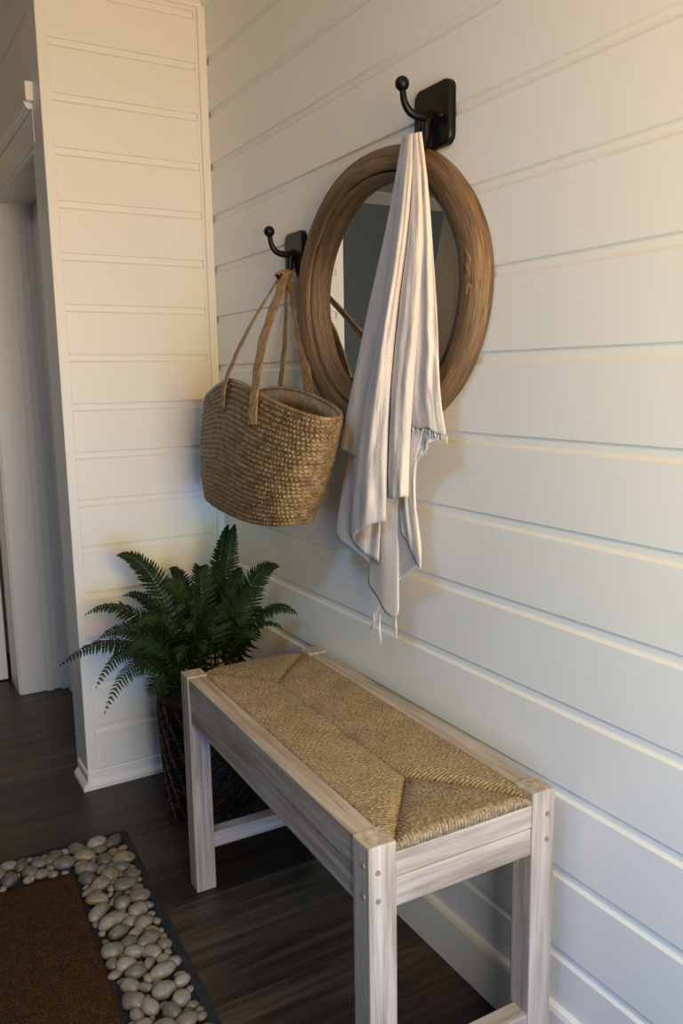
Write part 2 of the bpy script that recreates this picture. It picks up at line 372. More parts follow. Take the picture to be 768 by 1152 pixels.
# ------------------------------------------------------------------ mirror
mr = empty('wall_mirror', (.907, 0, 1.3273)); tag(mr, 'round wall mirror in a thick brown wooden frame on the shiplap wall', 'mirror')
RX, RZ = .321, .2755
def ring_part(name, prof, m, seg=128, smooth=True):
    """prof: list of (inset from outer edge, y)"""
    vs, fs = [], []; n = len(prof)
    for i in range(seg):
        a = 2*PI*i/seg
        wob = 1+.004*math.sin(3*a+.5)+.003*math.sin(7*a)
        for ins, y in prof: vs.append(((RX*wob-ins*1.12)*math.cos(a), y, (RZ*wob-ins)*math.sin(a)))
    for i in range(seg):
        j = (i+1) % seg
        for k in range(n): fs.append((i*n+k, i*n+(k+1) % n, j*n+(k+1) % n, j*n+k))
    o = obj_mesh(name, vs, fs, m, mr, smooth)
    uvl = o.data.uv_layers.new(name='UVMap')
    for f in o.data.polygons:
        i = f.index//n; k = f.index % n
        for li in f.loop_indices:
            vi = o.data.loops[li].vertex_index; ii = vi//n; kk = vi % n
            u = ii/seg + (1. if (ii == 0 and i == seg-1) else 0.); v = kk/n + (1. if (kk == 0 and k == n-1) else 0.)
            uvl.data[li].uv = (u*2, v)
    b = bmesh.new(); b.from_mesh(o.data); bmesh.ops.recalc_face_normals(b, faces=b.faces); b.to_mesh(o.data); b.free()
    return o
ring_part('wooden_frame', [(.004, -.001), (.0, -.008), (.0, -.026), (.003, -.034), (.009, -.040), (.018, -.0415), (.034, -.0405), (.041, -.038), (.0445, -.034), (.045, -.001)], M_frame)
ring_part('inner_rim', [(.047, -.001), (.047, -.030), (.049, -.0315), (.052, -.0315), (.056, -.027), (.060, -.014), (.060, -.001)], M_frame)
vs = [(0, -.007, 0)]+[((RX-.055*1.12)*math.cos(2*PI*k/96), -.007, (RZ-.055)*math.sin(2*PI*k/96)) for k in range(96)]
n0 = len(vs); vs += [(v[0], -.003, v[2]) for v in vs]
obj_mesh('mirror_glass', vs, [(0, k+1, (k+1) % 96+1) for k in range(96)]+[(n0, n0+(k+1) % 96+1, n0+k+1) for k in range(96)]+[(k+1, n0+k+1, n0+(k+1) % 96+1, (k+1) % 96+1) for k in range(96)], M_glass, mr)
# the weathered knot on the right of the frame
vs, fs = [], []
for i in range(25):
    for j in range(13):
        u, v = i/24, j/12; a = -.12+u*.36
        ins = .010+v*.020; e = max(0, 1-((u-.5)*2)**2-((v-.5)*2)**2+.55*noise.noise(Vector((u*5, v*4, 9))) - (.25 if True else 0))
        hgt = -.0405-.0045*math.sqrt(e)*(0.6+.8*noise.noise(Vector((u*14, v*5, 3))))
        if e <= 0: hgt = -.0340
        vs.append(((RX-ins*1.12)*math.cos(a), hgt, (RZ-ins)*math.sin(a)))
for i in range(24):
    for j in range(12): fs.append((i*13+j, i*13+j+1, (i+1)*13+j+1, (i+1)*13+j))
k = obj_mesh('frame_knot', vs, fs, M_knot, mr, True); tag(k, 'rough lighter knot in the frame wood')

# ------------------------------------------------------------------ bench
TH = -.026; BX0, BX1, BY0, BY1, BZ = .602, 1.4273, -.3815, -.0337, .522
LX, LY, LG = BX1-BX0, BY1-BY0, .047
bench = empty('bench', (BX1, BY1, 0), TH); tag(bench, 'whitewashed wooden bench with a woven rush seat against the shiplap wall', 'bench')
def P_(name, m, x0, x1, y0, y1, z0, z1, bev=.002, label=None):
    b = bmesh.new(); box(b, x0, x1, y0, y1, z0, z1, bev, 2); o = obj_bm(name, b, m, bench)
    if label: o['label'] = label
    return o
def leg(x, y):
    o = P_('leg', M_bz, x, x+LG, y, y+LG, 0, BZ, .0025); return o
legs = [leg(-LX, -LY), leg(-LG, -LY), leg(-LX, -LG), leg(-LG, -LG)]
def peg(parent, x, y, z, ax):
    b = bmesh.new(); rot = Matrix.Rotation(PI/2, 4, 'Y' if ax == 'x' else 'X')
    bmesh.ops.create_cone(b, cap_ends=True, segments=12, radius1=.0042, radius2=.0036, depth=.003, matrix=Matrix.Translation((x, y, z)) @ rot)
    obj_bm('peg', b, M_peg, parent)
for lg, y in ((legs[1], -LY+.015), (legs[3], -LG+.030)):
    for z in (.482, .438): peg(lg, 0.0006, y, z, 'x')
for z in (.490, .442): peg(legs[1], -LG*.30, -LY-.0006, z, 'y')
IN = .003
RW = .040   # top rail width
for y0 in (-LY+IN, -IN-RW):
    P_('top_rail', M_bx, -LX+LG-.001, -LG+.001, y0, y0+RW, .468, .519)
    P_('apron', M_bx, -LX+LG-.001, -LG+.001, y0+(.002 if y0 < -.2 else .004), y0+RW-.006, .414, .4665)
for x0 in (-IN-.030, -LX+IN):
    P_('end_rail', M_by, x0, x0+.030, -LY+LG-.001, -LG+.001, .464, .502)
    P_('end_apron', M_by, x0+.001, x0+.029, -LY+LG-.001, -LG+.001, .416, .462)
    P_('stretcher', M_by, x0 if x0 < -.2 else x0-.004, x0+.034 if x0 < -.2 else x0+.030, -LY+LG-.001, -LG+.001, .095, .132)
# rush seat: real cords in four fields meeting at mitred seams
SX0, SX1, SY0, SY1 = -LX+.008, -.006, -LY+IN+RW+.0005, -IN-RW-.0005
ym = (SY0+SY1)/2 ; hw = (SY1-SY0)/2
JX0, JX1 = SX0+.135, SX1-.165
ZT = .505
def seam_h(x, y):
    # height of the woven top: padded, sinking towards the seams
    d = 99
    dx0 = (x-SX0)/(JX0-SX0); dx1 = (SX1-x)/(SX1-JX1); dy = min(y-SY0, SY1-y)/hw
    # distance (0..1) to centre ridge / diagonals
    if dx0 < dy: e = abs(dy-dx0)
    elif dx1 < dy: e = abs(dy-dx1)
    else: e = min(1-dy, abs(dx0-dy) if dx0 < 1.3 else 9, abs(dx1-dy) if dx1 < 1.3 else 9)
    pad = 1-math.exp(-e*9)
    tuft = 0
    for tx in (-.30, -.12, .06): 
        r2 = ((x-(JX0+JX1)/2-tx*.9)**2+(y-ym)**2)/.0007; tuft += .006*math.exp(-r2)
    return ZT + .014*pad - tuft + .003*noise.noise(Vector((x*14, y*14, 2)))
bm = bmesh.new(); CR = .0030; PITCH = .0057
rng = random.Random(3)
def cord(pts):
    n = len(pts); o = rng.random()*6
    tube(bm, pts, [CR*(1.10+.20*math.sin(i*2.1+o)) for i in range(n-2)]+[CR*.8, CR*.25], 6, True)
def wig(): return rng.uniform(-.0004, .0004)
nx = int((SX1-SX0)/PITCH)
for side in (0, 1):
    for k in range(nx):
        x = SX0+(k+.5)*PITCH
        f = min(1, (x-SX0)/(JX0-SX0), (SX1-x)/(SX1-JX1)); L = hw*f
        if L < .004: continue
        pts = []; n = max(3, int(L/.0040))
        sk = rng.uniform(-.0006, .0006)
        for i in range(n+1):
            t = i/n; yy = (SY0+L*t) if side == 0 else (SY1-L*t)
            xx = x+sk*t+wig()+ .0025*math.sin(t*3+x*9)*(1 if side == 0 else -1)
            zz = seam_h(xx, yy) - (.003 if i == n else 0)
            if i == 0: zz = min(zz, ZT+.006)-.004
            pts.append((xx, yy, zz))
        pts.append((xx, yy+(.003 if side == 0 else -.003), zz-.006))
        cord(pts)
ny = int((SY1-SY0)/PITCH)
for side in (0, 1):
    for k in range(ny):
        y = SY0+(k+.5)*PITCH
        f = min(1, (y-SY0)/hw, (SY1-y)/hw); jx = (JX0-SX0) if side == 0 else (SX1-JX1); L = jx*f
        if L < .004: continue
        n = max(3, int(L/.0040)); pts = []
        if side == 1: pts += [(SX1+.0015, y+wig(), .5035)]
        else: pts += [(SX0-.0015, y+wig(), .5035)]
        for i in range(n+1):
            t = i/n; xx = (SX0+L*t) if side == 0 else (SX1-L*t); yy = y+wig()
            zz = seam_h(xx, yy)-(.003 if i == n else 0)
            if i == 0: zz = max(ZT+.002, zz-.003)
            pts.append((xx, yy, zz))
        pts.append((xx+(.003 if side == 0 else -.003), yy, zz-.006))
        cord(pts)
seat = obj_bm('rush_seat', bm, M_rush, bench, True)
# dark underlay inside the seat so that no light shows between cords
b = bmesh.new(); box(b, SX0+.03, SX1-.03, SY0, SY1, .474, .499, .002, 1); obj_bm('seat_padding', b, M_rush, seat)

# ------------------------------------------------------------------ basket
bk = empty('woven_basket', (.50, -.10, .80)); tag(bk, 'braided seagrass tote basket hanging by its straps from the left hook', 'basket')
BKZ0, BKZ1 = .845, 1.135
YAW = math.radians(-7)
def basket_point(a, t, off=0.):
    """a angle round, t 0 bottom .. 1 rim"""
    A = .322+.098*t**.9; B = .074-.006*t+.016*math.sin(PI*t); cx = .437+.090*t; cy = -.100-.004*t
    n = 2.6
    c, s = math.cos(a), math.sin(a)
    lx = A*math.copysign(abs(c)**(2/n), c); ly = B*math.copysign(abs(s)**(2/n), s)
    nx_, ny_ = c/A, s/B; q = math.hypot(nx_, ny_); lx += nx_/q*off; ly += ny_/q*off
    zr = BKZ1 - .045*(abs(lx/A)**2.4) + .030*math.exp(-((lx/A+.05)/.45)**2)*(1 if ly < 0 else .30) - .012*(lx/A)
    z = BKZ0 + .012*abs(lx/A)**3 + (zr-BKZ0-.0)*t
    x = cx + lx*math.cos(YAW)-ly*math.sin(YAW); y = cy + lx*math.sin(YAW)+ly*math.cos(YAW)
    return Vector((x, y, z))
O = Vector(bk.location)
ROWS = 25; SUB = 7; NA = 1000
def arc_angles(n):
    # equal-arc angles round the mid-height outline
    m = 2000; P = [basket_point(2*PI*i/m, .6) for i in range(m+1)]; L = [0]
    for i in range(m): L.append(L[-1]+(P[i+1]-P[i]).length)
    out = []; j = 0
    for k in range(n):
        tgt = L[-1]*k/n
        while L[j+1] < tgt: j += 1
        out.append(2*PI*(j+(tgt-L[j])/(L[j+1]-L[j]))/m)
    return out
AN = arc_angles(NA)
vs, fs = [], []; nr = ROWS*SUB+1
for r in range(nr):
    row = min(r//SUB, ROWS-1); v = r/SUB-row; t = r/(nr-1)
    for i in range(NA):
        ph = i*2*PI/7.0 + row*2.4 + .8*math.sin(i*.037+row*1.3)
        ch = math.sin(ph + (4.6*abs(v-.5)*2)) + .35*math.sin(ph*.47+row*1.7)
        off = .0032*(math.sin(PI*v)**.55) + (.0021*ch+.0012*noise.noise(Vector((i*.35, row*3.1, v*2))))*math.sin(PI*v)**.4 - .002
        p = basket_point(AN[i], t, off); p.z += .0008*math.sin(i*.11+row*1.7)
        vs.append(p-O)
for r in range(nr-1):
    for i in range(NA): j = (i+1) % NA; fs.append((r*NA+i, r*NA+j, (r+1)*NA+j, (r+1)*NA+i))
# inner skin
b0 = len(vs); NI = 8; 
for r in range(NI+1):
    for i in range(NA): vs.append(basket_point(AN[i], 1-r/NI*.97, -.007)-O)
for i in range(NA): j = (i+1) % NA; fs.append(((nr-1)*NA+i, (nr-1)*NA+j, b0+j, b0+i))
for r in range(NI):
    for i in range(NA): j = (i+1) % NA; fs.append((b0+r*NA+i, b0+r*NA+j, b0+(r+1)*NA+j, b0+(r+1)*NA+i))
fs.append(tuple(range(NA))[::-1]); fs.append(tuple(b0+NI*NA+i for i in range(NA)))
body = obj_mesh('basket_body', vs, fs, M_basket, bk, True)
bm = bmesh.new()
for k in range(2):
    tube(bm, [basket_point(AN[i % NA], 1, -.003)-O+Vector((0, 0, .002+.0008*math.sin(i*.9+k*3))) for i in range(0, NA+4, 4)], .0048, 6)
obj_bm('basket_rim', bm, M_basket, bk, True)
def strap(pts, normals, w, name='handle'):
    path = bez(pts, 90); nrm = bez(normals, 90); bm = bmesh.new(); rings = []
    for i, p in enumerate(path):
        t = (path[min(i+1, 90)]-path[max(i-1, 0)]).normalized(); n = nrm[i].normalized(); n = (n-t*n.dot(t)).normalized(); s = t.cross(n)
        ring = []
        for k in range(13):
            u = k/12-.5; ph = i*1.15 + 6*abs(u)*2
            ring.append(bm.verts.new(p + s*(u*w) + n*(.0030+.0012*math.sin(ph)-.006*u*u) - O))
        for k in range(13):
            u = .5-k/12; ring.append(bm.verts.new(p + s*(u*w) - n*(.0022-.004*u*u) - O))
        rings.append(ring)
    m = len(rings[0])
    for i in range(90):
        for k in range(m): bm.faces.new((rings[i][k], rings[i][(k+1) % m], rings[i+1][(k+1) % m], rings[i+1][k]))
    bm.faces.new(rings[0]); bm.faces.new(rings[-1][::-1])
    return obj_bm(name, bm, M_strap, bk, True)
HK = Vector((.528, -.040, 1.405))
def wall_pt(target_x, front, t, off=.006):
    best = None
    for i in range(NA):
        p = basket_point(AN[i], t, off)
        if (math.sin(AN[i]) < 0) == front:
            if best is None or abs(p.x-target_x) < abs(best.x-target_x): best = p
    return best
fl, fr = .475, .690
yo = Vector((0, -1, 0))
N = [(-.2, -1, 0), (-.2, -1, 0), (-.2, -1, .1), (-.3, -.8, .2), (0, -.3, 1), (.3, -.8, .2), (.3, -1, .1), (.2, -1, 0), (.2, -1, 0)]
fa = wall_pt(fl, True, .80); fb = wall_pt(fl+.004, True, 1., .008); ga = wall_pt(fr, True, .80); gb = wall_pt(fr-.004, True, 1., .008)
strap([fa, fb, fb.lerp(HK, .45)+Vector((-.006, -.012, 0)), HK+Vector((-.022, -.010, -.012)), HK+Vector((0, -.006, .010)), HK+Vector((.018, -.012, -.014)), gb.lerp(HK, .45)+Vector((.006, -.014, 0)), gb, ga], N, .032)
fa = wall_pt(.46, False, .85, .005); fb = wall_pt(.462, False, 1., .004); ga = wall_pt(.66, False, .85, .005); gb = wall_pt(.655, False, 1., .004)
HK2 = HK+Vector((0, .010, .001))
strap([fa, fb, fb.lerp(HK2, .45)+Vector((0, .004, 0)), HK2+Vector((-.012, .004, -.016)), HK2+Vector((0, 0, .011)), HK2+Vector((.016, .004, -.014)), gb.lerp(HK2, .5)+Vector((.008, .004, 0)), gb, ga], N, .032)

# ------------------------------------------------------------------ towel
def poly(pts, n):
    P = [Vector(p) for p in pts]; L = [0]
    for i in range(len(P)-1): L.append(L[-1]+(P[i+1]-P[i]).length)
    out = []; j = 0
    for k in range(n+1):
        t = L[-1]*k/n
        while j < len(P)-2 and L[j+1] < t: j += 1
        out.append(P[j].lerp(P[j+1], min(1, (t-L[j])/max(1e-9, L[j+1]-L[j]))))
    return out
tv, tf, tuv = [], [], []
def sheet(Lp, Rp, Bp, y0, bulge, folds=0., ph=0., nu=40, nv=110, curl=0.):
    Lc = poly(bez([(*p, 0) for p in Lp], 60), nv); Rc = poly(bez([(*p, 0) for p in Rp], 60), nv); Bc = poly(bez([(*p, 0) for p in Bp], 60), nu); T0, T1 = Lc[0], Rc[0]
    base = len(tv)
    for i in range(nv+1):
        v = i/nv
        for j in range(nu+1):
            u = j/nu
            p = Lc[i].lerp(Rc[i], u) + (T0.lerp(T1, u)).lerp(Bc[j], v) - (T0.lerp(T1, u)).lerp(Lc[-1].lerp(Rc[-1], u), v)
            g = min(1, .15+v*1.6)
            y = y0 - bulge*math.sin(PI*u)**.8*g - folds*g*(.5+.5*math.sin(u*PI*2*2.2+ph+1.2*math.sin(v*3+ph))) 
            y += (.0022+.007*max(0, v-.6))*g*noise.noise(Vector((u*4+ph, v*9, ph)))+.0006*g*noise.noise(Vector((u*15+ph, v*30, ph)))
            y -= curl*max(0, v-.93)/.07
            e_ = min(1, v/.16); e_ = e_*e_*(3-2*e_); y = y*e_+(-.060-.004*math.sin(PI*u)+(y+.07)*.25)*(1-e_)
            # gather over the hook tip
            tv.append(at(p.x, p.y, y=y)); tuv.append((u*(Lc[-1]-Rc[-1]).length/100+ph, v*3))
    for i in range(nv):
        for j in range(nu):
            a = base+i*(nu+1)+j; tf.append((a, a+1, a+nu+2, a+nu+1))
# back long layer
sheet([(456, 153), (443, 240), (424, 345), (402, 450), (388, 530), (377, 596)], [(473, 151), (480, 216), (488, 344), (489, 440), (468, 526), (472, 632)],
      [(377, 596), (380, 606), (398, 620), (419, 640), (414, 655), (425, 674), (436, 692), (448, 690), (447, 657), (460, 645), (472, 632)], -.058, .004, .010, 0.4, 60, 130)
# left flap
sheet([(453, 151), (436, 248), (414, 348), (395, 440), (382, 504)], [(462, 151), (455, 260), (442, 360), (428, 460), (414, 522)], [(382, 504), (393, 510), (403, 516), (414, 522)], -.070, .008, .002, 1.3)
# under-turned part of the big fold
sheet([(455, 151), (444, 250), (428, 350), (405, 470), (396, 540), (393, 600)], [(466, 151), (458, 250), (448, 350), (438, 450), (430, 540), (426, 632)], [(393, 600), (400, 614), (412, 624), (426, 632)], -.076, .006, .002, 2.1)
# right hanging edge
sheet([(462, 151), (458, 250), (452, 350), (446, 450), (446, 540), (452, 600)], [(473, 150), (480, 216), (489, 344), (489, 440), (466, 526), (474, 618)], [(452, 600), (460, 615), (472, 640), (474, 618)], -.066, .006, .002, 3.4)
# big front fold
sheet([(455, 151), (447, 230), (433, 330), (413, 440), (400, 520), (393, 598)], [(466, 150), (459, 250), (447, 350), (438, 450), (435, 530), (434, 586)], [(393, 598), (396, 604), (404, 597), (416, 590), (434, 586)], -.086, .020, .003, .9, curl=-.004)
# middle fold
sheet([(462, 150), (456, 250), (444, 350), (436, 450), (435, 505), (436, 560)], [(471, 149), (475, 250), (472, 350), (465, 440), (461, 500), (459, 559)], [(436, 560), (444, 561), (452, 559), (459, 559)], -.078, .014, .002, 4.2)
# right upper flap with the fringed hem
F5 = [(460, 479), (470, 482), (480, 481), (490, 487), (502, 491)]
sheet([(468, 149), (469, 250), (465, 350), (462, 420), (460, 479)], [(474, 148), (482, 216), (491, 344), (495, 440), (502, 491)], F5, -.070, .010, .004, 5.1)
# small turned corner under that flap
sheet([(466, 420), (462, 450), (462, 490), (465, 520)], [(492, 420), (494, 450), (496, 480), (500, 493)], [(465, 520), (478, 508), (481, 499), (500, 493)], -.062, .006, .004, 6.3, 30, 40)
towel = obj_mesh('linen_towel', tv, tf, M_linen, None, True)
uvl = towel.data.uv_layers.new(name='UVMap')
for lp in towel.data.loops: uvl.data[lp.index].uv = tuv[lp.vertex_index]
mod = towel.modifiers.new('thickness', 'SOLIDIFY'); mod.thickness = .0013; mod.offset = 0
tag(towel, 'off-white linen towel with frayed hem draped from the upper hook over the mirror', 'towel')
bm = bmesh.new(); rg = random.Random(11)
def thread(px, py, dx, dy, y):
    a = at(px, py, y=y); c = at(px+dx, py+dy, y=y-.004*rg.random()); m = a.lerp(c, .5)+Vector((rg.uniform(-.004, .004), rg.uniform(-.003, .001), 0))
    tube(bm, bez([a, m, c], 6), [.0009]*4+[.0007, .0006, .0004], 5)
hem = poly([(*p, 0) for p in F5], 34)
for p in hem[1:]: thread(p.x, p.y-2, rg.uniform(-1, 3), rg.uniform(6, 12), -.0745)
frr = []
def flush():
    global bm
    frr.append(obj_bm('fringe', bm, M_linen, towel, True)); bm = bmesh.new()
flush()
for p in poly([(465, 520, 0), (478, 508, 0), (481, 499, 0)], 12): thread(p.x, p.y-2, rg.uniform(-2, 1), rg.uniform(3, 8), -.066)
flush()
for k in range(10): thread(421+rg.random()*3, 688+rg.random()*6, rg.uniform(-8, 0), rg.uniform(14, 26), -.062)
for k in range(5): thread(426+rg.random()*2, 690, rg.uniform(0, 3), rg.uniform(30, 37), -.064)
for k in range(5): thread(443+rg.random()*3, 688, rg.uniform(-2, 2), rg.uniform(24, 35), -.064)
for k in range(16):
    t = rg.random(); thread(424+t*20, 676+12*t, rg.uniform(-2, 2), rg.uniform(6, 14), -.063)
flush()

# ------------------------------------------------------------------ potted fern
PC = Vector((.30, -.18, 0)); PR0, PR1, PH = .128, .140, .355
fern = empty('potted_fern', PC); tag(fern, 'bushy green fern in a dark openwork pot standing in the corner behind the bench', 'plant')
NAp, NZp = 20, 7; vs, fs = [], []
def pp(a, z, off=0.): r = PR0+(PR1-PR0)*z/PH+off; return Vector((r*math.cos(a), r*math.sin(a), z))
def vi(i, j): return j*NAp+(i % NAp)
for j in range(NZp+1):
    for i in range(NAp):
        z = .018+(PH-.036)*j/NZp; jit = .006 if 0 < j < NZp else 0
        a = 2*PI*(i+(.5 if j % 2 else 0))/NAp
        vs.append(pp(a+rng.uniform(-1, 1)*jit*4, z+rng.uniform(-1, 1)*jit))
for j in range(NZp):
    for i in range(NAp):
        q = [vi(i, j), vi(i+1, j), vi(i+1, j+1), vi(i, j+1)] if j % 2 == 0 else [vi(i, j), vi(i+1, j), vi(i+2, j+1), vi(i+1, j+1)]
        if j % 2 == 1: q = [vi(i, j), vi(i+1, j), vi(i+2, j+1), vi(i+1, j+1)]
        c = sum((vs[k] for k in q), Vector())/4; c2 = Vector((c.x, c.y, 0)); c2 = c2.normalized()*(PR0+(PR1-PR0)*c.z/PH); c = Vector((c2.x, c2.y, c.z))
        ci = len(vs); vs.append(c)
        for e in range(4):
            m = (vs[q[e]]+vs[q[(e+1) % 4]])/2
            fs.append((q[e], q[(e+1) % 4], ci))
shell = obj_mesh('openwork_shell', vs, fs, M_pot, fern)
wm = shell.modifiers.new('wire', 'WIREFRAME'); wm.thickness = .0090; wm.use_even_offset = False
b = bmesh.new()
def ringband(z0, z1, r0, r1):
    n = 64; A = []
    for (z, rr) in ((z0, r0), (z1, r0), (z1, r1), (z0, r1)): A.append([b.verts.new((rr*math.cos(2*PI*k/n), rr*math.sin(2*PI*k/n), z)) for k in range(n)])
    for q in range(4):
        for k in range(n): b.faces.new((A[q][k], A[q][(k+1) % n], A[(q+1) % 4][(k+1) % n], A[(q+1) % 4][k]))
ringband(PH-.012, PH, PR1+.003, PR1-.006); obj_bm('pot_rim', b, M_pot, fern)
b = bmesh.new(); ringband(0, .020, PR0+.004, PR0-.008); obj_bm('pot_foot', b, M_pot, fern)
b = bmesh.new(); bmesh.ops.create_cone(b, cap_ends=True, segments=64, radius1=PR0-.009, radius2=PR1-.009, depth=PH-.045, matrix=Matrix.Translation((0, 0, .004+(PH-.045)/2))); obj_bm('pot_liner', b, M_liner, fern)
vs, fs = [(0, 0, PH-.03)], []
for j in range(1, 9):
    for k in range(40):
        r = (PR1-.009)*j/8; vs.append((r*math.cos(2*PI*k/40), r*math.sin(2*PI*k/40), PH-.034+.006*noise.noise(Vector((r*40*math.cos(k), k*.7, j)))))
for k in range(40): fs.append((0, 1+k, 1+(k+1) % 40))
for j in range(7):
    for k in range(40): fs.append((1+j*40+k, 1+(j+1)*40+k, 1+(j+1)*40+(k+1) % 40, 1+j*40+(k+1) % 40))
obj_mesh('soil', vs, fs, M_soil, fern, True)

frg = random.Random(21)
def frond(base, ctrl, tip, width, npin=26, up=None, bare=.16):
    """one pinnate frond: stalk with two rows of toothed leaflets"""
    base, ctrl, tip = Vector(base), Vector(ctrl), Vector(tip)
    B_ = lambda t: base*(1-t)**2+ctrl*2*t*(1-t)+tip*t*t
    dB = lambda t: ((ctrl-base)*2*(1-t)+(tip-ctrl)*2*t).normalized()
    bm = bmesh.new(); n = 22
    tube(bm, [B_(i/n)-PC for i in range(n+1)], [.0022*(1-.8*i/n) for i in range(n+1)], 5)
    st = bmesh.new(); merge(st, bm)
    bm = bmesh.new()
    upv = Vector(up) if up else Vector((.35, -.15, 1))
    for k in range(npin):
        f = (k+.5)/npin; t = bare+(1-bare)*f**.93
        p = B_(t); T = dB(t); s = T.cross(upv)
        if s.length < .15: s = T.cross(Vector((.8, -.5, .3)))
        s.normalize(); nn = s.cross(T).normalized()
        prof = (min(1, .55+f*2.2) if f < .25 else 1)*(1-f)**.80*1.22
        ln = width*.56*max(.05, min(1.02, prof))
        wd = min(.016, (base-tip).length*1.1/npin*.80)*(.55+.45*prof)
        for sg in (-1, 1):
            l2 = ln*frg.uniform(.88, 1.08); lean = .38+.25*f+frg.uniform(-.08, .08)
            dr = (s*sg + T*lean).normalized(); dr = (dr - nn*frg.uniform(.05, .30)).normalized(); side = nn.cross(dr).normalized()
            tw = frg.uniform(-.35, .35); side = (side+nn*tw).normalized(); nl = dr.cross(side)
            segs = 7; L_, R_, C_ = [], [], []
            for q in range(segs+1):
                u = q/segs; w_ = wd*.5*(math.sin(PI*min(1, .22+u*.78))**.7)*(1-.35*u) if q < segs else .0002
                if 0 < q < segs: w_ *= 1.16 if q % 2 else .80
                c = p + dr*l2*u - nn*(l2*.22*u*u) - PC
                C_.append(bm.verts.new(c)); L_.append(bm.verts.new(c+side*w_+nl*w_*.35+dr*w_*.3)); R_.append(bm.verts.new(c-side*w_+nl*w_*.35+dr*w_*.3))
            for q in range(segs):
                bm.faces.new((C_[q], C_[q+1], L_[q+1], L_[q])); bm.faces.new((R_[q], R_[q+1], C_[q+1], C_[q]))
    o = obj_bm('frond', bm, M_leaf, fern, True)
    obj_bm('stalk', st, M_stem, o, True)
    return o
def fb_(dx=0, dy=0): return Vector((PC.x+dx, PC.y+dy, PH-.035))
def F(px, py, x, lift, width, bdx=0, bdy=0, k=.42, npin=26, up=None):
    tip = at(px, py, x=x); tip.y = min(tip.y, -.012); base = fb_(bdx, bdy)
    c = base.lerp(tip, k); c.z = max(base.z, tip.z)*.5+.5*(base.z+tip.z)/2+lift
    return frond(base, c, tip, width, npin, up)
CAMUP = (.75, -.45, .55)
F(66, 750, .33, .16, .105, -.03, -.05, .45, 34)
F(95, 692, .16, .16, .10, -.05, -.04, .45, 28)
F(131, 625, .20, .12, .096, -.04, -.03, .40, 34, CAMUP)
F(137, 671, .12, .12, .060, -.06, -.03, .45, 22, CAMUP)
F(117, 804, .40, .24, .105, 0, -.06, .52, 30)
F(107, 776, .36, .22, .095, -.02, -.05, .55, 28)
F(257, 590, .20, .06, .084, -.02, .02, .25, 36, CAMUP)
F(264, 590, .28, .05, .088, .01, .01, .60, 38, CAMUP)
F(314, 638, .47, .12, .100, .03, .03, .40, 32, CAMUP)
F(335, 692, .55, .15, .110, .04, .03, .42, 32)
F(318, 708, .56, .12, .06, .05, .02, .5, 24)
F(168, 784, .43, .10, .135, .02, -.07, .55, 26, (.8, -.6, .5))
F(140, 742, .42, .17, .090, .0, -.07, .50, 28, (.7, -.5, .7))
F(200, 745, .50, .14, .085, .03, -.06, .50, 24, (.8, -.5, .6))
F(158, 700, .36, .12, .092, -.01, -.05, .45, 28, CAMUP)
F(110, 720, .30, .13, .085, -.03, -.05, .45, 28, CAMUP)
F(245, 630, .12, .08, .085, -.03, .03, .3, 30, CAMUP)
F(215, 680, .45, .12, .09, .03, -.04, .4, 28, CAMUP)
F(272, 640, .42, .08, .085, .04, .03, .35, 30, CAMUP)
F(150, 712, .40, .18, .090, .0, -.05, .45, 28)
F(180, 660, .25, .14, .085, -.02, .0, .4, 28, CAMUP)
F(225, 640, .34, .14, .085, .0, -.01, .4, 30, CAMUP)
F(285, 668, .45, .12, .085, .03, .02, .4, 28, CAMUP)
F(250, 690, .55, .15, .09, .05, -.02, .45, 28)
F(212, 712, .55, .15, .085, .04, -.04, .5, 26)
F(290, 720, .57, .12, .085, .05, .0, .5, 26)
F(200, 690, .42, .16, .085, .02, -.03, .5, 26)
F(270, 705, .40, .16, .085, .03, .03, .5, 26)
F(165, 735, .30, .2, .085, -.02, -.05, .5, 26)
F(235, 665, .15, .16, .085, -.03, .03, .4, 28, CAMUP)
F(190, 640, .12, .12, .08, -.05, .0, .4, 28, CAMUP)
F(230, 735, .56, .13, .08, .04, -.05, .5, 24)
F(300, 690, .35, .14, .08, .02, .04, .5, 26)

# ------------------------------------------------------------------ doormat
MA = Vector((.300, -.4283, 0)); ang = math.atan2(-.467+.428, 1.045-.300)
mt = empty('doormat', MA, ang); tag(mt, 'rectangular brown coir doormat framed by a border of rounded pebbles on the floor', 'doormat')
ML, MW = 1.05, .75           # along x and towards -y
b = bmesh.new(); box(b, 0, ML, -MW, 0, 0, .008, .002, 2)
obj_bm('mat_base', b, M_rubber, mt)
ED = .020
b = bmesh.new()
for (x0, x1, y0, y1) in ((0, ML, -ED, 0), (0, ML, -MW, -MW+ED), (0, ED, -MW+ED, -ED), (ML-ED, ML, -MW+ED, -ED)): box(b, x0, x1, y0, y1, .008, .013, .002, 2)
obj_bm('mat_edging', b, M_rubber, mt)
BWX, BWY = .130, .155        # pebble band width near the far short side / along the long side
CX0, CX1, CY0, CY1 = BWX, ML-BWX, -MW+BWY, -BWY
nx_, ny_ = 120, 80; vs, fs = [], []
for i in range(nx_+1):
    for j in range(ny_+1):
        x = CX0+(CX1-CX0)*i/nx_; y = CY0+(CY1-CY0)*j/ny_; e = min(i, nx_-i, j, ny_-j)
        z = .0085+(.0075 if e else 0)+(.0022*noise.noise(Vector((x*160, y*160, 0))) if e else 0)
        vs.append((x, y, z))
for i in range(nx_):
    for j in range(ny_): a = i*(ny_+1)+j; fs.append((a, a+ny_+1, a+ny_+2, a+1))
obj_mesh('coir_field', vs, fs, M_coir, mt, True)
